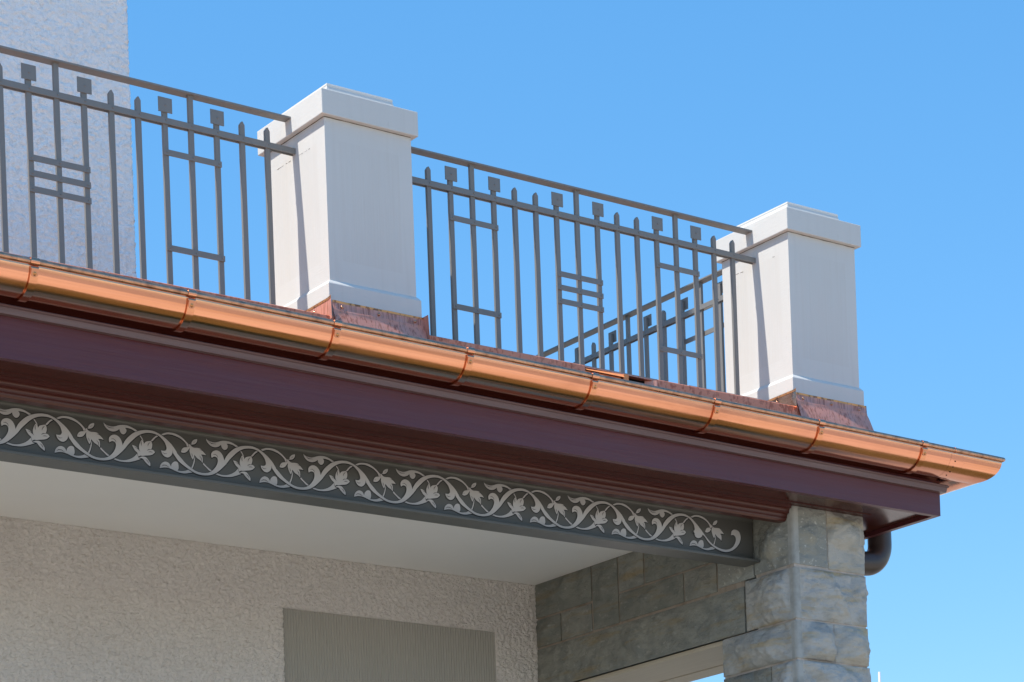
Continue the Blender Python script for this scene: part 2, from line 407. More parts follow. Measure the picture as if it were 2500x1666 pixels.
def rock(name, parent, box, faces, mats, amp=0.022, marg=(), cell=0.009, seed=0.0, edge=0.022):
    """a squared stone: the named faces are rock-faced (bossed), a dressed margin runs along the corner named in marg"""
    x0, x1, y0, y1, z0, z1 = box
    mb = MB()
    defs = {'-Y': ((x0, x1), (z0, z1), lambda a, b, h: (a, y0 - h, b)),
            '-X': ((y0, y1), (z0, z1), lambda a, b, h: (x0 - h, a, b)),
            '+X': ((y0, y1), (z0, z1), lambda a, b, h: (x1 + h, a, b))}
    MW = 0.034
    for fk, ((a0, a1), (b0, b1), fn) in defs.items():
        rockf = fk in faces
        na = max(2, int((a1 - a0) / cell)) if rockf else 1
        nb = max(2, int((b1 - b0) / cell)) if rockf else 1
        av = [a0 + (a1 - a0) * i / na for i in range(na + 1)]
        hasm = fk in marg
        if rockf and hasm:
            av = sorted(set([a0, a0 + MW * 0.55, a0 + MW, a0 + MW + 0.006] + [a for a in av if a > a0 + MW + 0.01]))
        rnd = random.Random(int(seed * 97) + len(fk) * 7 + ord(fk[1]))
        am, bm_ = (a0 + a1) / 2, (b0 + b1) / 2
        planes = []
        for k_ in range(9):
            th_ = 2 * math.pi * (k_ + rnd.random()) / 9
            hx, hz = (a1 - a0) / 2, (b1 - b0) / 2
            rad = 1.0 / max(1e-6, math.sqrt((math.cos(th_) / hx) ** 2 + (math.sin(th_) / hz) ** 2))
            planes.append((math.cos(th_), math.sin(th_), rnd.uniform(0.12, 0.75), rad * rnd.uniform(0.0, 0.75), rnd.uniform(0.55, 1.0)))
        rows = []
        for j in range(nb + 1):
            b = b0 + (b1 - b0) * j / nb
            row = []
            for a in av:
                h = 0.0
                if rockf:
                    da = min(a - a0 - (MW if hasm else 0.0), a1 - a)
                    db = min(b - b0, b1 - b)
                    e_ = edge * (0.75 + 0.5 * noise.noise(Vector((a * 9 + seed, b * 9, seed))))
                    t = sstep(da / e_) * sstep((db + (0.004 if hasm else 0)) / e_)
                    p = (a, b, seed)
                    f1 = fbm(p, 9.0, 4, seed); f2 = fbm((a, b * 1.6, seed + 4), 26.0, 4, seed + 9)
                    hb = amp * 1.15
                    for (dx_, dz_, s_, r_, c_) in planes:
                        hb = min(hb, amp * c_ - s_ * ((a - am) * dx_ + (b - bm_) * dz_ - r_))
                    ua = max(0.0, min(1.0, (a - a0 - (MW if hasm else 0.0)) / (a1 - a0 - (MW if hasm else 0.0)))); ub = (b - b0) / (b1 - b0)
                    pil = math.sqrt(max(0.0, math.sin(math.pi * ua)) * max(0.0, math.sin(math.pi * ub)))
                    f3 = fbm((a, b * 1.4, seed + 2), 62.0, 3, seed + 5)
                    h = t * (1.10 * max(hb, 0.05 * amp) + amp * (0.30 * f1 + 0.36 * f2 + 0.20 * f3)) + 0.28 * amp * pil
                    if da > -0.001 and t > 0.0:
                        h = max(h, -0.004)
                row.append(fn(a, b, h))
            rows.append(row)
        if rockf and hasm:
            o_ = len(mb.v)
            mb.grid(rows, 0, True)
            nf = len(av) - 1
            start = len(mb.f) - nf * nb
            for k in range(nf * nb):
                if k % nf < 2:
                    mb.m[start + k] = 1
        else:
            mb.grid(rows, 0, rockf)
    mb.add([(x0, y0, z0), (x1, y0, z0), (x1, y1, z0), (x0, y1, z0), (x0, y0, z1), (x1, y0, z1), (x1, y1, z1), (x0, y1, z1)],
           [(0, 3, 2, 1), (4, 5, 6, 7), (2, 3, 7, 6)])
    ob = mb.build(name, mats, parent, recalc=False)
    me = ob.data
    bm = bmesh.new(); bm.from_mesh(me)
    bmesh.ops.remove_doubles(bm, verts=bm.verts, dist=0.0002)
    bmesh.ops.recalc_face_normals(bm, faces=bm.faces)
    bm.to_mesh(me); bm.free()
    return ob


pier = thing('stone_pier', 'corner pier of rough grey sandstone blocks under the dark red eaves', 'pier', (0.18, 0.22, -GZ))
mb = MB(); mb.box(XL + 0.0035, XR_ - 0.0035, 0.0035, 0.50, -GZ, -1.104)
mb.box(XL + 0.0035, XR_ - 0.0035, 0.0035, 0.26, -1.104, -0.592)
mb.build('mortar', MT['pointing'], pier)
SP = MT['stone_speck']; MG = MT['margin']
J = 0.0035
def ps(x0, x1, y0, y1, z0, z1, faces, m, marg, seed, amp=0.02):
    rock('stone', pier, (x0, x1, y0, y1, z0, z1), faces, [m, MG], amp * 1.7, marg, seed=seed)
both = ('-Y', '-X')
ps(XL, 0.172, 0, 0.266, -0.8535, -0.594, both, SP, both, 1.0, 0.016)
ps(0.178, 0.403, 0, 0.266, -0.8585, -0.594, ('-Y', '+X'), ST[3], (), 2.7, 0.022)
ps(XL, XR_ + 0.002, 0, 0.333, -1.0985, -0.8690, ('-Y', '-X', '+X'), ST[1], both, 5.2, 0.030)
ps(XL, 0.194, 0, 0.506, -1.2785, -1.108, both, ST[1], both, 8.4, 0.026)
ps(0.199, XR_ + 0.004, 0, 0.506, -1.2800, -1.108, ('-Y', '+X'), ST[3], (), 11.9, 0.026)
ps(XL, XR_ + 0.008, 0, 0.172, -1.53, -1.2890, ('-Y', '-X', '+X'), ST[1], both, 14.3, 0.028)
ps(XL, XR_, 0.177, 0.506, -1.53, -1.2890, ('-X',), ST[0], (), 17.7, 0.024)
z = -1.535; k = 0
while z > -GZ + 0.05:
    z1 = max(-GZ, z - 0.24 - 0.05 * ((k * 37) % 5) / 5)
    xm = 0.12 + 0.16 * ((k * 53) % 7) / 7
    rock('stone', pier, (XL, xm - 0.003, 0, 0.506, z1, z - 0.005), both, [ST[k % 4], MG], 0.024, both, cell=0.03, seed=20.0 + k)
    rock('stone', pier, (xm + 0.003, XR_, 0, 0.506, z1, z - 0.005), ('-Y', '+X'), [ST[(k + 1) % 4], MG], 0.024, (), cell=0.03, seed=40.0 + k)
    z = z1; k += 1

side = thing('stone_side_wall', 'grey sandstone side wall with a long lintel stone, running back from the corner pier', 'wall', (0.18, 1.2, -1.1))
mb = MB(); mb.box(XL + 0.006, 0.395, 0.345, 1.955, -1.100, -0.553)
mb.build('mortar', MT['mortar'], side)
def ss(y0, y1, z0, z1, m, seed, amp=0.013, name='stone', cell=0.012, edge=0.016):
    rock(name, side, (XL, 0.10, y0 + 0.0045, y1 - 0.0045, z0 + 0.004, z1 - 0.004), ('-X',), [m, MG], amp * 1.5, (), cell=cell, seed=seed, edge=edge)
ss(1.476, 1.952, -0.733, -0.553, ST[2], 3.1)
ss(1.735, 1.952, -0.882, -0.735, ST[2], 4.7)
ss(1.479, 1.735, -0.882, -0.737, ST[0], 6.9)
ss(1.265, 1.474, -0.881, -0.553, ST[2], 9.3)
ss(1.063, 1.262, -0.734, -0.553, ST[0], 12.2)
ss(0.560, 1.061, -0.733, -0.553, ST[2], 15.6)
ss(0.268, 0.558, -0.733, -0.553, ST[0], 15.9)
ss(0.770, 1.263, -0.879, -0.735, ST[2], 18.8)
ss(0.529, 0.768, -0.879, -0.735, ST[0], 21.4)
ss(0.268, 0.527, -0.866, -0.735, SP, 24.5)
ss(0.340, 1.952, -1.104, -0.885, ST[0], 29.0, 0.026, 'lintel', 0.012, 0.03)
mb = MB()
mb.cbox(-0.012, 0.300, 0.512, 1.938, -1.121, -1.1003, 0.002)
mb.build('lining_board', MT['lining'], side)
mb = MB(); mb.cbox(0.305, 0.436, 0.512, 1.938, -1.124, -1.1003, 0.002)
mb.build('lining_board', MT['lining'], side)

# ------------------------------------------------------------------ porch wall, ceiling, ribbed panel
PX0, PX1, PZ = -1.5416, -0.289, -0.818
pw = thing('porch_wall', 'cream rough plastered wall at the back of the porch', 'wall', (-2.0, 2.0, -GZ))
def skin(x0, x1, z0, z1, y, step, amp, freq, hole=None, seed=0.0, x_edge=None):
    mb = MB()
    nx = int((x1 - x0) / step); nz = int((z1 - z0) / step)
    xs = [x0 + (x1 - x0) * i / nx for i in range(nx + 1)]
    zs = [z0 + (z1 - z0) * i / nz for i in range(nz + 1)]
    if hole:
        hx0, hx1, hz = hole
        def snap(a, v):
            k = min(range(len(a)), key=lambda i: abs(a[i] - v)); a[k] = v
        snap(xs, hx0); snap(xs, hx1); snap(zs, hz)
    for z_ in zs:
        for x in xs:
            p = Vector((x * freq, z_ * freq * 1.15, seed))
            d = amp * (noise.noise(p) + 0.75 * noise.noise(p * 2.1) - 0.7 * abs(noise.noise(p * 0.8 + Vector((7, 3, 1)))))
            xx = x
            if x_edge and x == x1:
                xx = x + x_edge * noise.noise(Vector((z_ * 75, 3.3, 1.0)))
            mb.v.append((xx, y - d, z_))
    for j in range(nz):
        for i in range(nx):
            if hole and xs[i] >= hole[0] - 1e-6 and xs[i + 1] <= hole[1] + 1e-6 and zs[j + 1] <= hole[2] + 1e-6:
                continue
            a = j * (nx + 1) + i
            mb.f.append((a, a + 1, a + nx + 2, a + nx + 1)); mb.m.append(0); mb.sm.append(True)
    return mb


def skirt(ob, dy):
    bm = bmesh.new(); bm.from_mesh(ob.data)
    ed = [e for e in bm.edges if e.is_boundary]
    r = bmesh.ops.extrude_edge_only(bm, edges=ed)
    for v in r['geom']:
        if isinstance(v, bmesh.types.BMVert):
            v.co.y += dy
    bmesh.ops.recalc_face_normals(bm, faces=bm.faces)
    bm.to_mesh(ob.data); bm.free()


mb = MB(); mb.box(-8.0, 0.40, 1.975, 2.30, -GZ, -0.56)
mb.build('masonry', MT['render'], pw)
mb = skin(-4.4, XL + 0.02, -1.62, -0.5565, 1.940, 0.0058, 0.0085, 58.0, (PX0, PX1, PZ), 1.0)
ob = mb.build('plaster', MT['render'], pw, recalc=False); skirt(ob, 0.034)
mb = MB(); mb.box(-8.0, -4.4, 1.940, 1.97, -GZ, -0.56); mb.box(-4.4, PX0, 1.940, 1.97, -GZ, -1.62); mb.box(PX1, XL + 0.02, 1.940, 1.97, -GZ, -1.62)
mb.build('plaster', MT['render'], pw)
mb = MB()
npt = 82 * 8
prof = []
for i in range(npt + 1):
    x = PX0 + 0.001 + (PX1 - PX0 - 0.002) * i / npt
    t = i / 8.0
    prof.append((x, 1.9590 - 0.0050 * (0.5 + 0.5 * math.cos(t * 2 * math.pi)) * (0.9 + 0.2 * noise.noise(Vector((t * 0.7, 0, 0))))))
mb.grid([[(x, y, -2.6) for x, y in prof], [(x, y, PZ - 0.001) for x, y in prof]], 0, True)
o = mb.build('ribbed_panel', MT['panel'], pw); o['label'] = 'grey green panel of fine upright ribs let into the cream plaster'

ceil = thing('porch_ceiling', 'smooth white porch ceiling behind the painted beam', 'ceiling', (-2.0, 1.1, -0.56))
mb = MB(); mb.box(-8.0, XL - 0.001, 0.34, 1.972, -0.5575, -0.545)
mb.build('ceiling_board', MT['ceiling'], ceil)
mb = MB()     # hairline crack
pts = [(-0.93, 0.74), (-0.965, 0.80), (-0.985, 0.83), (-1.02, 0.90), (-1.035, 0.915), (-1.06, 0.985)]
for (a, b), (c, d) in zip(pts, pts[1:]):
    mb.add([(a, b, -0.5581), (a + 0.0022, b, -0.5581), (c + 0.0016, d, -0.5581), (c, d, -0.5581)], [(0, 1, 2, 3)])
mb.build('hairline_crack', MT['mortar'], ceil)

# ------------------------------------------------------------------ steel beam with painted vine
beam = thing('steel_beam', 'grey I beam painted with a pale scrolling vine, spanning the porch front', 'beam', (-3.0, 0.274, -0.805))
BX0, BX1 = -7.5, XL - 0.0005
mb = MB(); mb.cbox(BX0, XL - 0.0005, 0.217, 0.331, -0.805, -0.793, 0.002); mb.build('bottom_flange', MT['beam'], beam)
mb = MB(); mb.box(BX0, BX1, 0.270, 0.278, -0.797, -0.594)
mb.prism([(0.272, -0.796), (0.260, -0.796), (0.260, -0.7932), (0.2655, -0.7895), (0.2685, -0.785), (0.2697, -0.780), (0.272, -0.780)], BX0, BX1)
mb.prism([(0.272, -0.597), (0.272, -0.613), (0.2697, -0.613), (0.2685, -0.608), (0.2655, -0.6035), (0.260, -0.5998), (0.260, -0.597)], BX0, BX1)
mb.build('web', MT['beam'], beam)
mb = MB(); mb.cbox(BX0, BX1, 0.217, 0.331, -0.600, -0.588, 0.002); mb.build('top_flange', MT['beam'], beam)

VINE = {
 "main": [(-10.1,-6.5),(11,-26.1),(23.2,-37.8),(45.7,-52.2),(68.4,-63.1),(91.5,-67.1),(114.8,-65.3),(129,-60.8),(143.4,-51.7),(158,-36.4),(166.9,-19.8),(169,-7.2),(165.4,1.6),(156.1,4.3),(147.8,1.9),(142.5,-2.9),(139.8,6.4),(142.1,17),(151.1,26),(165.4,30.6),(179.3,27.2),(190.6,16.7),(196.7,2.7),(198,-5.8),(208.1,12.5),(224.2,30.7),(246.2,48.2),(267.9,58.8),(287.1,64.7),(308.7,68.1),(332.6,68),(353.9,62.2),(372.7,53.9),(390.3,42.7),(412.4,24.8),(429.7,3.4),(435.4,-6.5),(423.5,-16.3),(416,-6.1),(414,4.5),(412.8,-8.2),(405.8,-19.1),(393.5,-26.6),(381.5,-25.8),(372.1,-19.8),(366,-10.8),(364.4,-2.4),(374,-3.3),(383.7,-0.5),(387.8,6.3),(386.8,16.6),(380.9,30.4),(369.8,42),(355.8,52),(336.9,57.4),(317.8,58.1),(298.6,55.1),(279.3,48.1),(259.9,36),(242.7,20.8),(223,1.7),(205.7,-19.2),(186.1,-38.3),(166.7,-54.4),(149.8,-64.8),(133.2,-71.1),(114.4,-75),(91.1,-76.1),(68,-72.8),(45.2,-63.9),(22.6,-52.6),(-4.4,-36.3),(-22,-16.3)],
 "final": [(-10.1,-6.5),(11,-26.1),(23.2,-37.8),(45.7,-52.2),(68.4,-63.1),(91.5,-67.1),(114.8,-65.3),(129,-60.8),(143.4,-51.7),(158,-36.4),(166.9,-19.8),(169,-7.2),(165.4,1.6),(156.1,4.3),(147.8,1.9),(142.5,-2.9),(139.8,6.4),(142.1,17),(151.1,26),(165.4,30.6),(179.3,27.2),(190.6,16.7),(196.7,2.7),(198,-5.8),(208.1,12.5),(224.2,30.7),(246.2,48.2),(267.9,58.8),(287.1,64.7),(308.7,68.1),(332.6,68),(353.9,62.2),(367.9,56.6),(403.3,29.5),(432.7,1.6),(458.1,-23.8),(485.9,-45.8),(518.2,-59.4),(551,-65.2),(578.1,-63.7),(601.3,-54.8),(619.6,-39.4),(630.6,-16.6),(628.9,-0.9),(617.6,6.6),(602,3.3),(607,21.9),(622.1,32.5),(642.9,30.8),(655.8,21.2),(661.1,-0.4),(653.7,-23.5),(636,-45.2),(609.2,-64),(575.4,-75.4),(542.3,-74.7),(505.6,-64.9),(469.5,-44.5),(446,-20.4),(434.9,-12.3),(425.3,-24.4),(406.6,-31.3),(390.6,-25.3),(382.2,-4.3),(374,-3.3),(383.7,-0.5),(387.8,6.3),(386.8,16.6),(380.9,30.4),(369.8,42),(355.8,52),(336.9,57.4),(317.8,58.1),(298.6,55.1),(279.3,48.1),(259.9,36),(242.7,20.8),(223,1.7),(205.7,-19.2),(186.1,-38.3),(166.7,-54.4),(149.8,-64.8),(133.2,-71.1),(114.4,-75),(91.1,-76.1),(68,-72.8),(45.2,-63.9),(22.6,-52.6),(-4.4,-36.3),(-22,-16.3)],
 "leafB": [(120.3,72.6),(127.1,66.3),(138.6,62.8),(157.2,61.2),(173.8,65.6),(185.7,70.3),(200,73.7),(218.9,74.6),(237.6,71.2),(253.9,65.2),(267.9,58.8),(257.1,55.3),(244.3,61.2),(227.9,64.3),(212.6,64.1),(217.3,58.1),(217.9,51),(212.9,42.6),(204.4,37.4),(196.3,39.4),(190.2,46.2),(187.5,56.1),(181.4,50.5),(170.6,44.9),(156.5,42.2),(142.5,44.8),(131.1,51.9),(123.4,61.7)],
 "loopC": [(368.2,60.6),(387.8,69.9),(407.2,73.1),(428.9,72.5),(450.4,65.8),(469.3,54.1),(484.5,40.7),(495.1,32),(487.4,22.6),(481.5,26),(477.1,36.9),(466.6,47.1),(452.4,55.6),(435.7,61.1),(416.5,65),(394.8,64.2),(376.5,57.9)],
 "budD1": [(49.4,41.3),(55.2,41.1),(56.2,49),(66.3,59),(80.9,63.9),(80.5,54.4),(70.8,43.2),(59.7,39.3),(51.6,39)],
 "budD2": [(47.1,30.2),(34.9,26.1),(18.6,21.8),(10.2,12.5),(6.8,2.5),(17.8,1.3),(31.9,6.9),(41.5,17.8),(47,26.7)],
 "budD": [(42.2,34.2),(47,40),(55.9,30.6),(65.1,28.1),(81.4,29.3),(92.9,27.8),(104.2,19.1),(110.9,12.8),(118.7,4.2),(108.3,6.1),(95.5,5),(101.7,-3.8),(102.8,-16),(101.2,-27.5),(93.3,-19.7),(79.7,-12.9),(70.7,-4.9),(66.3,0.1),(63.5,-11),(58.5,-20.2),(53,-12.8),(47.7,-0.8),(44.7,11.1),(45.9,23.5)],
 "stemD1": [(66.5,-6.5),(69.9,-8.1),(67.6,-24.7),(62.3,-41.8),(55.9,-55.9),(49.8,-53.3),(57.8,-38.3),(63,-23.3)],
 "stemD2": [(103.6,-25.1),(107.5,-26.6),(122.8,-39.6),(143.3,-52.1),(133.9,-55),(118,-43.1),(103.3,-31.3)],
 "stemE0": [(158.1,-64.2),(164.1,-59.7),(185.1,-62.7),(208.7,-60.5),(230.3,-52.8),(247.2,-42.3),(257.1,-32.3),(262.1,-26.9),(268.6,-41.6),(285.1,-44),(270.7,-49.6),(251.4,-57.7),(227.4,-65.5),(203.7,-68.6),(180.2,-68.5)],
 "flowE": [(239.1,1.5),(253.6,-1.1),(265.2,-8.9),(270.2,-14.8),(269,-2.2),(271.9,10.7),(277.8,21.8),(282.1,26.9),(289,21.2),(291,12.2),(297.3,20.7),(309.4,25.6),(322.6,28.2),(327.3,16),(325.6,3.3),(321.2,-5),(330.7,-6.5),(338.1,-13.8),(326.4,-24.1),(314.3,-28.5),(297.5,-31.6),(282.7,-34.8),(273.6,-35.1),(266.3,-39.8),(263,-34),(260.9,-26),(251.7,-18.9),(243.9,-8)],
 "leafE": [(266.1,-44),(280.6,-37.9),(297.3,-37.8),(308.7,-48.8),(315.9,-60.3),(315,-71.7),(301,-62.7),(290.7,-53.2),(283.9,-45.4)],
 "stemE1": [(276.9,45.5),(284.8,35.2),(291.4,23.2),(286,25.4),(280,34.5),(273.2,42.3)],
 "stemE2": [(322.7,29.9),(335.2,43.6),(351.2,54.9),(360.7,53.7),(343.5,43.1),(328.6,28.2)],
 "leafF": [(356.1,-72.6),(360.5,-58.8),(371,-48),(383.2,-43.3),(397.5,-47.1),(406.6,-59.5),(408.6,-50.5),(417,-41),(426.8,-37.1),(436.4,-39.6),(440,-52.7),(439,-65.4),(434.6,-71),(449.6,-71.6),(469.2,-67.8),(484.5,-61.1),(513.3,-60.1),(505.6,-68.4),(483.9,-74.8),(466.3,-78.7),(446.9,-79),(427.7,-75.2),(408.6,-69.3),(391.9,-66.2),(375,-67.3)],
 "veins": [[(130.4,61.7),(142.9,54.1),(164,55)],[(149.4,11.8),(158.8,13.7),(166.9,9),(170.1,1.2)],[(280.2,21.1),(278.3,11.5),(279.9,3.4)],[(317.6,21.9),(308.9,13.5),(306.1,4.8)],[(308.8,-17),(317.3,-14.9),(326.8,-15.7)],[(248.8,-4.8),(262.8,-10.2),(273.1,-19.2)],[(295.7,-46.3),(303.8,-52.5),(308.3,-60.3)],[(303.1,-12.2),(310.4,-7.1),(321.2,-5.6)],[(370.1,-9.6),(378.3,-14.4),(389.2,-12.3)],[(90.4,22.8),(100.8,21.1),(108.7,15.6)],[(87.6,-1.6),(94.9,-9.8),(96.7,-22.9)],[(52.5,2.9),(55.7,-3.8),(56.6,-9.8)],[(12.3,7.7),(17.1,11.4)],[(63.5,46.3),(70.7,52.4)],[(364.3,-64.5),(372.9,-58.8),(385,-58.7),(396.7,-65.6)]],
}


def smooth_poly(pts, sub=4):
    n = len(pts); out = []
    P_ = [Vector(p) for p in pts]
    sharp = []
    for i in range(n):
        a = P_[i] - P_[i - 1]; b = P_[(i + 1) % n] - P_[i]
        sharp.append(a.length > 0 and b.length > 0 and a.angle(b) > R(62))
    for i in range(n):
        p0, p1, p2, p3 = P_[i - 1], P_[i], P_[(i + 1) % n], P_[(i + 2) % n]
        L_ = (p2 - p1).length
        t1 = Vector((0, 0)) if sharp[i] else (p2 - p0) * (L_ / ((p2 - p1).length + (p1 - p0).length + 1e-9))
        t2 = Vector((0, 0)) if sharp[(i + 1) % n] else (p3 - p1) * (L_ / ((p3 - p2).length + (p2 - p1).length + 1e-9))
        if sharp[i]:
            t1 = (p2 - p1) * 0.6
        if sharp[(i + 1) % n]:
            t2 = (p2 - p1) * 0.6
        for k in range(sub):
            t = k / sub
            out.append(p1 * (2 * t ** 3 - 3 * t ** 2 + 1) + t1 * (t ** 3 - 2 * t ** 2 + t) + p2 * (-2 * t ** 3 + 3 * t ** 2) + t2 * (t ** 3 - t ** 2))
    return out


def outline(pts):
    n = len(pts)
    area = sum(pts[i - 1].x * pts[i].y - pts[i].x * pts[i - 1].y for i in range(n))
    sg = 1 if area > 0 else -1
    out = []
    for i in range(n):
        a = pts[i] - pts[i - 2]; b = pts[(i + 2) % n] - pts[i]
        v = Vector((a.y, -a.x)).normalized() + Vector((b.y, -b.x)).normalized()
        if v.length < 0.3:
            v = (a.normalized() - b.normalized()) * sg
        v = v.normalized() * sg
        d = 1.2 + 2.4 * max(0.0, v.dot(Vector((0.42, -0.91))))
        out.append(pts[i] + v * d)
    return out


LAYER = {}
def vine_mesh(names, main, veins):
    mb = MB()
    lay = 0.0004
    def put(poly, y, mi):
        mb.add([(p.x / 1000, 0.270 - y, p.y / 1000) for p in poly], [tuple(range(len(poly)))], mi)
    seq = [VINE[k] for k in names] + ([VINE[main]] if main else [])
    for i, pl in enumerate(seq):
        sp = smooth_poly(pl, 4)
        last_ = main and i == len(seq) - 1
        y = 0.0006 + 0.00016 * i
        if last_:
            y = 0.0040
        ol = outline(sp)
        m_ = len(sp)
        mb.add([(p.x / 1000, 0.270 - y, p.y / 1000) for p in sp] + [(p.x / 1000, 0.270 - y, p.y / 1000) for p in ol],
               [(i_, (i_ + 1) % m_, m_ + (i_ + 1) % m_, m_ + i_) for i_ in range(m_)], 1)
        put(sp, y + 0.0003, 0)
    if veins:
        for v in VINE['veins']:
            p = [Vector(q) for q in v]
            if len(p) == 3:
                p = [p[0], (p[0] + p[1] * 3) / 4 + (p[1] - (p[0] + p[2]) / 2) * 0.05, p[1], (p[1] * 3 + p[2]) / 4 + (p[1] - (p[0] + p[2]) / 2) * 0.05, p[2]]
            L_ = []; Rr = []
            for i, q in enumerate(p):
                t = (p[min(i + 1, len(p) - 1)] - p[max(i - 1, 0)]).normalized()
                nn = Vector((-t.y, t.x)) * (1.15 * math.sin(math.pi * (0.12 + 0.76 * i / (len(p) - 1))))
                L_.append(q + nn); Rr.append(q - nn)
            put(L_ + Rr[::-1], 0.0047, 1)
    return mb


ALL = ['stemD1', 'stemD2', 'stemE1', 'stemE2', 'stemE0', 'loopC', 'leafB', 'leafF', 'budD1', 'budD2', 'budD', 'leafE', 'flowE']
PERIOD = 0.4455
OX, OZ = -3.0, -0.690
def place_vine(names, main, veins, ks, name):
    mb = vine_mesh(names, main, veins)
    me = None
    for k in ks:
        if me is None:
            o_ = mb.build(name, [MT['silver'], MT['ink']], None, recalc=False)
            me = o_.data
            for p in me.polygons:
                pass
            o_.parent = beam
        else:
            o_ = bpy.data.objects.new(name, me); col.objects.link(o_); o_.parent = beam
        o_.location = (OX + k * PERIOD + 3.0, -0.274, OZ + 0.805)
place_vine(ALL, 'main', True, list(range(-6, 5)), 'vine_ornament')
place_vine(ALL, 'final', True, [5], 'vine_ornament')
place_vine(['stemD1', 'budD1', 'budD2', 'budD'], None, False, [6], 'vine_ornament')

# ------------------------------------------------------------------ eaves: soffit, crown moulding, fascia, trim
eaves = thing('roof_eaves', 'dark oxblood wooden eaves with wide fascia board and glossy soffit under the copper gutter', 'eaves', (-3.0, -0.1, -0.606))
FXR, FY, EX0, EYB = 0.6815, -0.22, -7.5, 2.6
GS = -0.0098                   # fall of gutter and trim, metres per metre
mb = MB(); mb.corner([(0.0, -0.606), (0.028, -0.606), (0.028, -0.446), (0.0, -0.446)], FY, FXR, EX0, EYB)
mb.build('fascia_board', MT['fascia'], eaves)
mb = MB(); mb.corner([(0.0, -0.4700), (0.024, -0.4700), (0.024, -0.304), (0.0, -0.304)], FY + 0.006, FXR - 0.006, EX0, EYB, GS)
mb.build('back_board', MT['soffit'], eaves)
mb = MB(); mb.box(EX0, FXR - 0.029, FY + 0.029, -0.036, -0.588, -0.572)
mb.box(XR_ + 0.02, FXR - 0.029, -0.036, EYB, -0.588, -0.572)
mb.build('soffit_board', MT['soffit'], eaves)
mb = MB(); mb.box(EX0, XR_ + 0.02, -0.0345, 0.215, -0.5925, -0.575)
mb.build('soffit_board', MT['soffit'], eaves)
def arc(cy, cz, r, a0, a1, n=6):
    return [(cy + r * math.cos(R(a0 + (a1 - a0) * i / n)), cz + r * math.sin(R(a0 + (a1 - a0) * i / n))) for i in range(n + 1)]
def cove(y, z, dy, dz, n=6):
    return [(y + dy * math.sin(math.pi / 2 * i / n), z - dz * (1 - math.cos(math.pi / 2 * i / n))) for i in range(n + 1)]
prof = [(0.000, -0.5927), (0.000, -0.5955), (0.003, -0.5958), (0.003, -0.6050), (0.0062, -0.6053)] + cove(0.0062, -0.6053, 0.013, 0.012) + \
       [(0.0195, -0.6205), (0.0195, -0.6250), (0.0232, -0.6253)] + cove(0.0232, -0.6253, 0.010, 0.0105) + \
       [(0.0335, -0.6385), (0.0335, -0.6440), (0.0375, -0.6443), (0.0385, -0.6500), (0.0440, -0.6577), (0.080, -0.6577), (0.080, -0.5927)]
mb = MB(); mb.prism(prof, EX0, XL - 0.0015)
mb.build('crown_moulding', MT['moulding'], eaves)
def zt(z):                     # heights quoted at x = -3.5
    return z - GS * -3.5
tp = [(0.0225, zt(-0.432)), (0.008, zt(-0.4265)), (-0.004, zt(-0.4275)), (-0.0085, zt(-0.4315)), (-0.008, zt(-0.4365)), (-0.002, zt(-0.4400)), (0.002, zt(-0.4600)), (0.0225, zt(-0.4605))]
mb = MB(); mb.corner(tp, -0.2445, 0.703, EX0, EYB, GS)
mb.build('drip_trim', MT['trim'], eaves)

# ------------------------------------------------------------------ copper gutter
gut = thing('copper_gutter', 'shiny half round copper gutter hanging along the eaves', 'gutter', (-3.0, -0.33, -0.43))
GY, GX, GR = -0.42, 0.885, 0.094
zg = lambda x: -0.3253 + (x + 3.9284) * GS
GZ0 = zg(0.0)
def trough(off, n=30):
    pr = []
    for i in range(n + 1):
        a = math.pi * i / n
        r = GR - off
        rib = 0.0
        d = a * GR
        if 0.012 < d < 0.045:
            rib = 0.0007 * math.sin((d - 0.012) / 0.033 * 3 * 2 * math.pi)
        pr.append((GR - (r + rib) * math.cos(a), GZ0 - (r + rib) * math.sin(a) - 0.002))
    return pr
def fine(n0):
    out = []
    for i in range(n0 + 1):
        a = math.pi * (i / n0) ** 1.3
        out.append(a)
    return out
def trough2(off):
    pr = []
    for a in fine(56):
        d = a * GR
        rib = 0.00055 * math.sin((d - 0.012) / 0.030 * 4 * 2 * math.pi) if 0.012 < d < 0.042 else 0.0
        r = GR - off + rib
        pr.append((GR - r * math.cos(a), GZ0 - r * math.sin(a) - 0.002))
    return pr
outer, inner = trough2(0.0), trough2(0.0012)
mb = MB(); mb.corner(outer + inner[::-1], GY, GX, -7.5, 2.4, GS, 0, True, True, 40)
mb.build('trough', MT['copper'], gut)
mb = MB()
bp_ = [(0.0 + 0.0115 * math.cos(2 * math.pi * k / 14), GZ0 + 0.003 + 0.0115 * math.sin(2 * math.pi * k / 14)) for k in range(14)]
mb.corner(bp_, GY, GX, -7.5, 2.4, GS, 0, True, True, 12)
mb.build('bead', MT['copper_old'], gut)
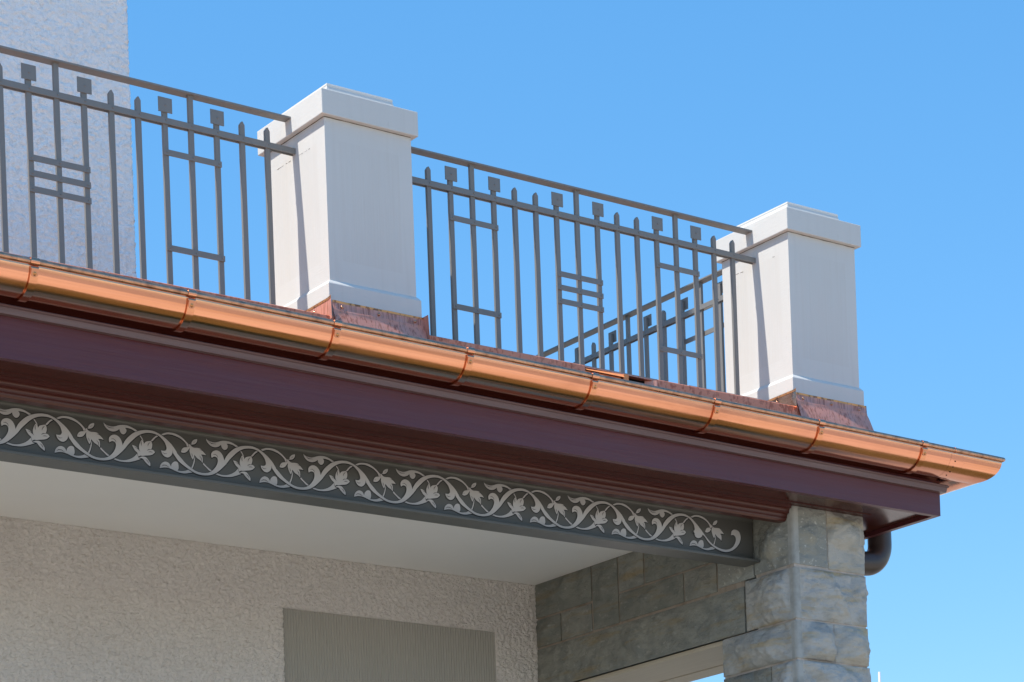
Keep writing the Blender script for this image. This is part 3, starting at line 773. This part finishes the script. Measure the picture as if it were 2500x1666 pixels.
# overlap joint near the corner, with its row of rivets
mb = MB()
jr = [(GR - (GR + 0.0005) * math.cos(a), GZ0 - (GR + 0.0005) * math.sin(a) - 0.002) for a in [math.pi * (0.05 + 0.60 * i / 24) for i in range(25)]]
def xs_strip(mb, prof, x0, x1, mi=0):
    mb.grid([[(x, GY + d, z + GS * x) for d, z in prof] for x in (x0, x1)], mi, True)
xs_strip(mb, jr, 0.560, 0.645)
mb.build('joint_overlap', MT['copper'], gut)
for a in (26, 42, 58, 73):
    mb = MB()
    c = Vector((0.590, GY + GR - (GR + 0.0014) * math.cos(R(a)), GZ0 + GS * 0.59 - (GR + 0.0014) * math.sin(R(a)) - 0.002))
    mb.dome(c, (0, -math.cos(R(a)), -math.sin(R(a))), 0.0034, 0.0015)
    mb.build('rivet', MT['dark'], gut)
mb = MB()
mb.tube([(0.575 + 0.004 * i, GY, zg(0.575) + 0.003) for i in range(3)], 0.0128, 16)
mb.build('bead_sleeve', MT['copper'], gut)

def bracket_mesh():
    mb = MB()
    w2 = 0.0150
    th = [math.pi * (0.04 + 0.86 * i / 34) for i in range(35)]
    ro, ri = GR + 0.0078, GR + 0.0014
    prof = [(GR - ro * math.cos(a), -ro * math.sin(a) - 0.002) for a in th] + [(GR - ri * math.cos(a), -ri * math.sin(a) - 0.002) for a in th[::-1]]
    rows = [[(x, GY + d, z) for d, z in prof] for x in (-w2, -w2 * 0.8, w2 * 0.8, w2)]
    n_ = len(th)
    # rounded shoulders
    for k in (0, 3):
        rows[k] = [(x, y + (0.0 if i >= n_ else 0.0), z) for i, (x, y, z) in enumerate(rows[k])]
    mb.grid(rows, 0, True, True)
    for r_ in (rows[0], rows[-1]):
        o_ = len(mb.v); mb.v += [tuple(p) for p in r_]
        for i in range(n_ - 1):
            mb.f.append((o_ + i, o_ + i + 1, o_ + 2 * n_ - 2 - i, o_ + 2 * n_ - 1 - i)); mb.m.append(0); mb.sm.append(False)
    # clip rolled over the bead
    cl = [math.pi * (-0.55 + 1.5 * i / 16) for i in range(17)]
    rr = 0.0142
    cp = [(-rr * math.cos(a) , 0.003 + rr * math.sin(a)) for a in cl] + [(-(rr - 0.0018) * math.cos(a), 0.003 + (rr - 0.0018) * math.sin(a)) for a in cl[::-1]]
    mb.grid([[(x, GY + d, z) for d, z in cp] for x in (-0.0165, 0.0165)], 0, True, True)
    o_ = len(mb.v)
    for x in (-0.0165, 0.0165):
        mb.v += [(x, GY + d, z) for d, z in cp]
    for q in (0, 34):
        for i in range(16):
            mb.f.append((o_ + q + i, o_ + q + i + 1, o_ + q + 32 - i, o_ + q + 33 - i)); mb.m.append(0); mb.sm.append(False)
    # tab with rounded end on the face
    tabp = []
    for i in range(9):
        a = math.pi * i / 8
        tabp.append((0.0135 * math.cos(a), 0.0115 * math.sin(a)))
    tabp = [(-0.0135, -0.016), ] + [(-p[0], p[1]) for p in tabp] + [(0.0135, -0.016)]
    a0 = R(21); c0 = (GY + GR - (ro + 0.0022) * math.cos(a0), -(ro + 0.0022) * math.sin(a0) - 0.002)
    tdir = (math.sin(a0), -math.cos(a0)); nd = (-math.cos(a0), -math.sin(a0))
    fr = [(x, c0[0] + tdir[0] * t, c0[1] + tdir[1] * t) for x, t in tabp]
    bk = [(x, y - nd[0] * 0.0022, z - nd[1] * 0.0022) for x, y, z in fr]
    nn = len(fr)
    mb.add(fr + bk, [tuple(range(nn))] + [(i, (i + 1) % nn, nn + (i + 1) % nn, nn + i) for i in range(nn)])
    return mb, Vector((0, c0[0] + nd[0] * 0.0001, c0[1] + nd[1] * 0.0001)), nd
bmesh_, rc, nd = bracket_mesh()
bx = [-3.9284, -3.312, -2.6937, -2.0851, -1.4721, -0.8267, -0.236, 0.3864]
br_me = rv_me = None
for x in [-6.39, -5.78, -5.16, -4.545] + bx:
    loc = (x + 3.0, 0.33, zg(x) + 0.43)
    if br_me is None:
        o_ = bmesh_.build('bracket', MT['copper'], None); br_me = o_.data; o_.parent = gut
        rm = MB(); rm.dome(rc, (0, nd[0], nd[1]), 0.0052, 0.0034, 10); rm.dome(rc, (0, nd[0], nd[1]), 0.0078, 0.0010, 12)
        rv = rm.build('rivet', MT['copper_edge'], None); rv_me = rv.data
    else:
        o_ = bpy.data.objects.new('bracket', br_me); col.objects.link(o_); o_.parent = gut
        rv = bpy.data.objects.new('rivet', rv_me); col.objects.link(rv)
    o_.location = loc
    rv.parent = o_; rv.location = (0, 0, 0)

# ------------------------------------------------------------------ downpipe elbow under the side gutter
dp = thing('downpipe', 'dark brown downpipe elbow curving in behind the stone pier', 'downpipe', (0.48, 0.30, -GZ))
path = [(0.80, 0.30, -0.44), (0.80, 0.30, -0.52), (0.80, 0.30, -0.615)]
for i in range(1, 13):
    a = R(88 * i / 12)
    path.append((0.80 - 0.097 * (1 - math.cos(a)), 0.30, -0.615 - 0.097 * math.sin(a)))
lx, lz = path[-1][0], path[-1][2]
path += [(lx - 0.05, 0.30, lz - 0.004)]
for i in range(1, 9):
    a = R(88 * i / 8)
    path.append((lx - 0.05 - 0.12 * math.sin(a), 0.30, lz - 0.004 - 0.12 * (1 - math.cos(a))))
path += [(path[-1][0], 0.30, -2.5), (path[-1][0], 0.30, -GZ)]
mb = MB(); mb.tube(path, 0.057, 24)
mb.build('pipe', MT['pipe'], dp)
mb = MB(); mb.tube([(0.80, 0.30, -0.53), (0.80, 0.30, -0.515)], 0.0625, 24); mb.build('collar', MT['pipe'], dp)

# ------------------------------------------------------------------ terrace roof edge: deck, copper apron, outlet
roof = thing('terrace_roof', 'terrace roof edge with a rain speckled copper apron behind the gutter', 'roof', (-3.0, 0.5, -0.55))
mb = MB(); mb.box(-7.5, 0.415, 0.02, 3.6, -0.545, -0.170); mb.box(0.415, 0.63, 0.02, 3.6, -0.545, -0.27); mb.build('deck', MT['deck'], roof)
HX0, HXM, HX1 = -1.211, -0.979, -0.816
AY = -0.03
def apron(x0, x1):
    mb = MB()
    n_ = max(2, int((x1 - x0) / 0.25))
    pr = [(AY, -0.30), (AY, -0.156), (AY + 0.002, -0.1535), (AY + 0.006, -0.1525), (AY + 0.08, -0.150)]
    rows = []
    for i in range(n_ + 1):
        x = x0 + (x1 - x0) * i / n_
        dz = 0.0007 * math.sin(x * 7.1) + 0.0005 * math.sin(x * 17.7)
        rows.append([(x, y + 0.0008 * math.sin(x * 5 + z * 9), z + dz) for y, z in pr])
    mb.grid(rows, 0, False)
    return mb.build('copper_apron', MT['copper_rain'], roof)
apron(-7.5, -3.785); apron(-3.683, HX0); apron(HX1, 0.425)
mb = MB(); mb.box(-3.7845, -3.6835, AY + 0.004, AY + 0.012, -0.30, -0.161)
mb.build('copper_apron', MT['copper_rain'], roof)
mb = MB(); mb.box(-3.7845, -3.6835, AY + 0.03, AY + 0.05, -0.165, -0.1515); mb.build('slot_shade', MT['dark'], roof)  # black strip in place of the shade inside the slot
mb = MB(); mb.cbox(-7.5, -2.06, -0.006, 0.012, -0.1495, -0.1445, 0.0008); mb.cbox(-1.98, -0.62, -0.006, 0.012, -0.1495, -0.1445, 0.0008)
mb.cbox(-0.62, -0.03, -0.006, 0.012, -0.1495, -0.1425, 0.0008)
mb.build('edge_strip', MT['rail'], roof)
# the opened outlet box in the apron
mb = MB()
mb.box(HX0 - 0.002, HX1 + 0.002, 0.012, 0.0195, -0.30, -0.153)
mb.build('outlet_back', MT['dark'], roof)  # black sheet in place of the unlit depth of the outlet
mb = MB()
mb.box(HX0 + 0.0, HX1 + 0.028, AY + 0.012, 0.05, -0.1575, -0.1535)
mb.box(HX1 - 0.003, HX1 + 0.001, AY + 0.001, 0.012, -0.30, -0.158)
mb.add([(HX1 - 0.045, AY + 0.035, -0.30), (HX1 - 0.004, AY + 0.002, -0.30), (HX1 - 0.004, AY + 0.002, -0.158), (HX1 - 0.045, AY + 0.035, -0.158)], [(0, 1, 2, 3)])
mb.build('outlet_frame', MT['copper_streak'], roof)
mb = MB()
mb.box(HX0 + 0.004, HXM - 0.035, AY + 0.006, AY + 0.008, -0.30, -0.1735)
mb.add([(HX0 + 0.004, AY - 0.006, -0.1735), (HXM - 0.030, AY - 0.012, -0.1770), (HXM - 0.012, AY + 0.012, -0.1570), (HX0 + 0.01, AY + 0.012, -0.1625)], [(0, 1, 2, 3)])
mb.build('outlet_flap', MT['copper_bounce'], roof)
mb = MB()
mb.box(HXM - 0.028, HXM, AY - 0.004, AY - 0.002, -0.30, -0.160)
mb.box(HXM - 0.002, HXM, AY - 0.002, 0.012, -0.30, -0.160)
mb.build('outlet_divider', MT['copper_bounce'], roof)

# ------------------------------------------------------------------ pillars
def pillar_meshes(px):
    w, d, o_, op = 0.4098, 0.454, 0.0231, 0.0138
    t = []
    mb = MB()
    # shaft: four faces, each with a combed field inside a smooth border
    def face(P0, U, V, wu, hv):
        a, b_ = 0.062, 0.085
        us = [0, a, wu - a, wu]; vs2 = [0, b_, hv - b_, hv]
        P0, U, V = Vector(P0), Vector(U), Vector(V)
        rows = [[P0 + U * u + V * v for u in us] for v in vs2]
        k = len(mb.f); mb.grid(rows, 0, False); mb.m[k + 4] = 1
    h = 0.6463
    face((px, 0, 0), (1, 0, 0), (0, 0, 1), w, h); face((px + w, 0, 0), (0, 1, 0), (0, 0, 1), d, h)
    face((px + w, d, 0), (-1, 0, 0), (0, 0, 1), w, h); face((px, d, 0), (0, -1, 0), (0, 0, 1), d, h)
    t.append(('shaft', mb, [MT['white'], MT['comb']]))
    mb = MB()
    lev = [(0.0, 0.0), (0.004, -0.003), (0.009, -0.0095), (0.0125, -0.0145), (op, -0.018), (op, -0.20)]
    rows = [[(px - e, -e, z), (px + w + e, -e, z), (px + w + e, d + e, z), (px - e, d + e, z)] for e, z in lev]
    mb.grid(rows, 0, False, True)
    t.append(('plinth', mb, MT['white']))
    mb = MB()
    jn = 40
    for (P0, U, N, L_) in [((px, 0, 0), (1, 0, 0), (0, -1, 0), w), ((px, d, 0), (0, -1, 0), (-1, 0, 0), d)]:
        P0, U, N = Vector(P0), Vector(U), Vector(N)
        top = []; bot = []
        for k in range(jn + 1):
            u_ = L_ * k / jn
            th_ = 0.0020 + 0.0022 * max(0.0, noise.noise(Vector((u_ * 24, px * 3 + N.x, 0.4))) + 0.25)
            top.append(P0 + U * u_ + N * 0.0007 + Vector((0, 0, 0.6460))); bot.append(P0 + U * u_ + N * 0.0007 + Vector((0, 0, 0.6460 - th_)))
        mb.grid([bot, top], 0, False)
    t.append(('cap_joint', mb, MT['dirt']))
    mb = MB()
    mb.cbox(px - o_, px + w + o_, -o_, d + o_, 0.6463, 0.7457, 0.0028)
    t.append(('cap', mb, MT['white']))
    mb = MB()
    e0 = 0.055
    lev = [(e0 - 0.02, 0.7440), (e0 - 0.012, 0.752), (e0 + 0.004, 0.764), (e0 + 0.014, 0.779), (e0 + 0.018, 0.794), (e0 + 0.0165, 0.799), (e0 + 0.018, 0.8055), (e0 + 0.024, 0.8075)]
    rows = [[(px - o_ + e, -o_ + e, z), (px + w + o_ - e, -o_ + e, z), (px + w + o_ - e, d + o_ - e, z), (px - o_ + e, d + o_ - e, z)] for e, z in lev]
    k = len(mb.v) + 4 * (len(lev) - 1)
    mb.grid(rows, 0, False, True)
    mb.f.append((k, k + 1, k + 2, k + 3)); mb.m.append(0); mb.sm.append(False)
    t.append(('cap_block', mb, MT['white']))
    return t
P1X = -2.4489
CRK1 = [[(0.1977, 0.5576), (0.1433, 0.5557), (0.0923, 0.5565)], [(0.3644, 0.5566), (0.305, 0.557), (0.2593, 0.5567)]]
CRK2 = [[(0.1295, 0.5627), (0.0924, 0.5602)], [(0.3597, 0.5594), (0.3078, 0.5563)]]
PIL = [(P1X, 'off white terrace pillar nearest the viewer, between the two railing panels'),
       (0.0, 'off white corner pillar standing over the stone pier at the right end')]
for px, lab in PIL:
    p = thing('terrace_pillar', lab, 'pillar', (px + 0.205, 0.227, -0.15), 0.0, 'pillars of the terrace railing')
    for nm, mb, ms in pillar_meshes(px):
        mb.build(nm, ms, p)
    mb = MB()
    for ln in (CRK1 if px < -1 else CRK2):
        for (ya, za), (yb, zb) in zip(ln, ln[1:]):
            for k in range(5):
                if random.random() < 0.25:
                    continue
                t0, t1 = k / 5, (k + 1) / 5
                h0 = random.uniform(0.0004, 0.0016)
                A = (ya + (yb - ya) * t0, za + (zb - za) * t0); B_ = (ya + (yb - ya) * t1, za + (zb - za) * t1)
                mb.add([(px - 0.0006, A[0], A[1] - h0), (px - 0.0006, B_[0], B_[1] - h0 * 0.6), (px - 0.0006, B_[0], B_[1] + h0), (px - 0.0006, A[0], A[1] + h0 * 0.6)], [(0, 1, 2, 3)])
    mb.build('hairline_crack', MT['dirt'], p)
# copper flashing round the foot of each pillar
for i, (px, lab) in enumerate([(P1X, 'streaked copper flashing around the foot of the nearer terrace pillar'),
                               (0.0, 'streaked copper flashing around the foot of the corner terrace pillar')]):
    f_ = thing('base_flashing', lab, 'flashing', (px + 0.205, 0.0, -0.2), 0.0, 'copper flashings at the pillar feet')
    w = 0.4098
    xa, xb = px - 0.004, px + w + 0.019
    n_ = 26
    wob = lambda x, s: 0.0016 * noise.noise(Vector((x * 16, s, i * 5.0)))
    lv = [(-0.0165, -0.0845), (-0.0195, -0.0850), (-0.0190, -0.0935)]
    mb = MB()
    mb.grid([[(xa + (xb - xa) * k / n_, y + wob(xa + k * 0.02, z * 40), z + 0.5 * wob(xa + k * 0.017, z * 9)) for k in range(n_ + 1)] for y, z in lv], 0, False)
    mb.build('top_lip', MT['copper_edge'], f_)
    lv = [(-0.0190, -0.0935), (-0.0205, -0.118), (-0.0245, -0.123), (-0.0235, -0.128), (-0.0330, -0.150), (-0.0500, -0.200), (-0.0640, -0.250), (-0.0700, -0.300)]
    spread = [0, 0, 0.001, 0.002, 0.006, 0.014, 0.03, 0.03]
    if i == 0:
        spread = [0] * 8
    mb = MB()
    rows = []
    for (y, z), sp in zip(lv, spread):
        rows.append([(xa + (xb + sp - xa) * k / n_, y + 1.6 * wob(xa + k * 0.02, z * 30), z + wob(xa + k * 0.013, z * 11)) for k in range(n_ + 1)])
    mb.grid(rows, 0, True)
    mb.build('front_sheet', MT['copper_streak'], f_)
    # left sheet, catching the sun; its free front edge sticks out past the corner
    mb = MB()
    xo = px - 0.029
    mb.grid([[(px - 0.0160, 0.46, -0.080), (px - 0.0165, 0.20, -0.080), (px - 0.021, -0.012, -0.0795), (xo, -0.048, -0.0795)],
             [(px - 0.0185, 0.46, -0.120), (px - 0.019, 0.20, -0.120), (px - 0.023, -0.012, -0.120), (xo + 0.001, -0.048, -0.120)],
             [(px - 0.0260, 0.46, -0.172), (px - 0.026, 0.20, -0.172), (px - 0.027, -0.012, -0.172), (xo + 0.002, -0.048, -0.168)]], 0, False)
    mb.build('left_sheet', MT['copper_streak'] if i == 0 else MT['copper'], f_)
    mb = MB()
    mb.grid([[(px - 0.0172, 0.46, -0.0785), (px - 0.0177, 0.20, -0.0785), (px - 0.0222, -0.012, -0.078), (xo - 0.001, -0.049, -0.078)],
             [(px - 0.0180, 0.46, -0.0885), (px - 0.0185, 0.20, -0.0885), (px - 0.0230, -0.012, -0.0885), (xo - 0.001, -0.049, -0.0885)]], 0, False)
    mb.build('left_lip', MT['copper_edge'], f_)
    mb = MB()
    xe = xb + (0.0 if i == 0 else 0.004)
    fl = -0.052 if i == 0 else -0.018
    mb.grid([[(xe, fl, -0.082), (xe - 0.001, 0.1, -0.082), (px + w + 0.017, 0.46, -0.082)],
             [(xe + 0.001, fl - 0.002, -0.13), (xe + 0.001, 0.1, -0.13), (px + w + 0.018, 0.46, -0.13)],
             [(xe + 0.004, fl - 0.004, -0.20), (xe + 0.004, 0.1, -0.20), (px + w + 0.022, 0.46, -0.20)]], 0, False)
    mb.build('right_sheet', MT['copper_streak'], f_)
    for t in (0.10, 0.50, 0.90):
        mb = MB(); mb.dome((xa + (xb - xa) * t, -0.0215, -0.1075), (0, -1, -0.1), 0.0065, 0.004, 10)
        mb.build('screw', MT['copper_old'], f_)
    mb = MB(); mb.dome((px - 0.0215, 0.09, -0.104), (-1, 0, 0), 0.0065, 0.005, 10); mb.build('screw', MT['copper'], f_)

# ------------------------------------------------------------------ railings
BW, BT0, BT1 = 0.0107, 0.006, 0.020
def bar_mesh(kind):
    mb = MB()
    z0 = -0.165
    if kind == 'tall':
        mb.cbox(-BW, BW, BT0, BT1, z0, 0.7054, 0.0009)
    elif kind == 'plate':
        mb.cbox(-BW, BW, BT0, BT1, z0, 0.658, 0.0009)
    else:
        zs, zt_ = 0.6405, 0.6535
        pr = [(-BW, z0), (BW, z0), (BW, zs), (0.0018, zt_), (-0.0018, zt_), (-BW, zs)]
        k = len(pr)
        c = 0.0008
        fr = [(x * 0.93, BT0, z) for x, z in pr]; f2 = [(x, BT0 + c, z) for x, z in pr]; b2 = [(x, BT1, z) for x, z in pr]
        mb.add(fr + f2 + b2, [tuple(range(k))] + [(i, (i + 1) % k, k + (i + 1) % k, k + i) for i in range(k)] +
               [(k + i, k + (i + 1) % k, 2 * k + (i + 1) % k, 2 * k + i) for i in range(k)] + [tuple(range(2 * k, 3 * k))[::-1]])
    return mb
ME = {}
def cached(key, fn, m):
    if key not in ME:
        o_ = fn().build(key[0] if isinstance(key, tuple) else key, m, None)
        ME[key] = o_.data
        bpy.data.objects.remove(o_)
    return ME[key]
def plate_mesh():
    mb = MB(); mb.cbox(-0.0300, 0.0300, 0.0, 0.0045, -0.0285, 0.0285, 0.0007)
    mb.dome((0.001, 0.0, -0.001), (0, -1, 0), 0.0042, 0.003, 8)
    return mb
def slat_mesh(pitch):
    L_ = pitch + 0.0125
    def fn():
        mb = MB(); mb.cbox(-L_, L_, 0.0, 0.0058, -0.0115, 0.0115, 0.0008)
        for s_ in (-pitch, 0, pitch):
            mb.dome((s_ + 0.0005, 0.0, 0.0), (0, -1, 0), 0.0042, 0.0032, 8)
        return mb
    return fn
def railing(name, label, loc, rotz, s0, s1, x0, pitch, pattern, groups, rail_end):
    rt = thing(name, label, 'railing', loc, rotz, 'painted metal terrace railings')
    rt['_o'] = (0.0, 0.0, 0.0)
    def loc_part(mb, nm, m=MT['rail']):
        o_ = mb.build(nm, m, None); o_.parent = rt; o_.location = (0, 0, -loc[2]); return o_
    mb = MB(); mb.cbox(s0, rail_end, -0.0101, 0.0363, 0.7054, 0.7130, 0.0009); loc_part(mb, 'handrail')
    mb = MB(); mb.cbox(s0, s1, 0.0, 0.0060, 0.5700, 0.5940, 0.0007)
    for i, k in enumerate(pattern):
        mb.dome((x0 + i * pitch + 0.0006, 0.0, 0.5835), (0, -1, 0), 0.0042, 0.0032, 8)
    loc_part(mb, 'mid_rail')
    mb = MB(); mb.cbox(s0, s1, 0.0200, 0.0260, 0.5700, 0.5940, 0.0007)
    for i, k in enumerate(pattern):
        mb.dome((x0 + i * pitch + 0.0006, 0.0260, 0.5835), (0, 1, 0), 0.0042, 0.0032, 8)
    loc_part(mb, 'mid_rail')
    mb = MB(); mb.cbox(s0, s1, -0.004, 0.026, -0.166, -0.158, 0.0008); loc_part(mb, 'bottom_rail')
    for i, k in enumerate(pattern):
        kind = {'P': 'pointed', 'S': 'plate', 'T': 'tall'}[k]
        me = cached(('bar', kind), lambda kind=kind: bar_mesh(kind), MT['rail'])
        inst('bar', me, rt, (x0 + i * pitch, 0, -loc[2]))
        if k == 'S':
            inst('square_plate', cached(('square_plate',), plate_mesh, MT['rail']), rt, (x0 + i * pitch - 0.001, 0, 0.6430 - loc[2]))
        if k == 'T':
            mbw = MB(); mbw.cbox(-0.014, 0.014, 0.0035, 0.0185, 0.7022, 0.7052, 0.001)
            inst('weld_pad', cached(('weld_pad',), lambda mbw=mbw: mbw, MT['rail']), rt, (x0 + i * pitch, 0, -loc[2]))
    for i, zs in groups:
        me = cached(('slat', round(pitch, 4)), slat_mesh(pitch), MT['rail'])
        for z in zs:
            inst('slat', me, rt, (x0 + i * pitch, 0, z - loc[2]))
    return rt
YR = 0.2204
THREE = (0.3235, 0.2650, 0.2055); TWO = (0.4600, 0.0885)
PATT = 'PPSTSPPSTSPPSTSPP'
railing('terrace_railing', 'grey metal railing panel on the left, in front of the white plastered house wall', (0, YR, -0.16), 0.0,
        -4.538, P1X - 0.0005, -3.7236 - 6 * 0.115, 0.115, PATT, [(3, TWO), (8, THREE), (13, TWO)], P1X - 0.0235)
railing('terrace_railing', 'grey metal railing panel spanning between the two off white pillars', (0, YR, -0.16), 0.0,
        P1X + 0.4103, -0.0005, -1.799 - 0.1113, 0.1113, PATT, [(3, TWO), (8, THREE), (13, TWO)], -0.0235)
# the return along the right side, seen through the middle panel
railing('terrace_railing', 'grey metal railing running back from the corner pillar along the far side', (0.221, 0, -0.16), R(90),
        0.4545, 3.3, 0.7123 - 0.1400, 0.1404, 'PSTSPSTSPSTSPSTSPSTS', [(2, TWO), (6, THREE), (10, TWO), (14, THREE), (18, TWO)], 3.3)

# ------------------------------------------------------------------ upper house wall behind the left panel
tw = thing('upper_house_wall', 'white rough plastered upper house wall at the top left', 'wall', (-4.0, 2.2, -0.17))
TX, TY = -2.541, 1.42
mb = MB(); mb.box(-7.5, TX - 0.006, TY + 0.025, 5.0, -0.17, 7.0); mb.build('masonry', MT['tower'], tw)
mb = skin(-4.0, TX, 0.2, 2.3, TY, 0.0075, 0.0085, 50.0, None, 6.0, 0.006)
ob = mb.build('plaster', MT['tower'], tw, recalc=False); skirt(ob, 0.03)
mb = MB(); mb.box(-7.5, -4.0, TY, TY + 0.024, -0.17, 7.0); mb.box(-4.0, TX, TY, TY + 0.024, 2.3, 7.0); mb.box(-4.0, TX, TY, TY + 0.024, -0.17, 0.2)
mb.build('plaster', MT['tower'], tw)

# ------------------------------------------------------------------ far flagpole just clear of the pier
C = Vector((-7.86879, -8.49112, -3.50320))
fw = -cb
far = C + 55.0 * (fw + cr * ((2146.5 - 1250) / 6237.42) - cu * ((1641 - 833 - 1992.39) / 6237.42))
fp = thing('flagpole', 'slim white pole top far off beside the stone pier', 'pole', (far.x, far.y, -GZ))
mb = MB(); mb.tube([(far.x, far.y, -GZ), (far.x, far.y, far.z - 2), (far.x, far.y, far.z)], [0.06, 0.03, 0.026], 12)
mb.build('shaft', MT['pole'], fp)

for o_ in bpy.data.objects:
    if '_o' in o_:
        del o_['_o']
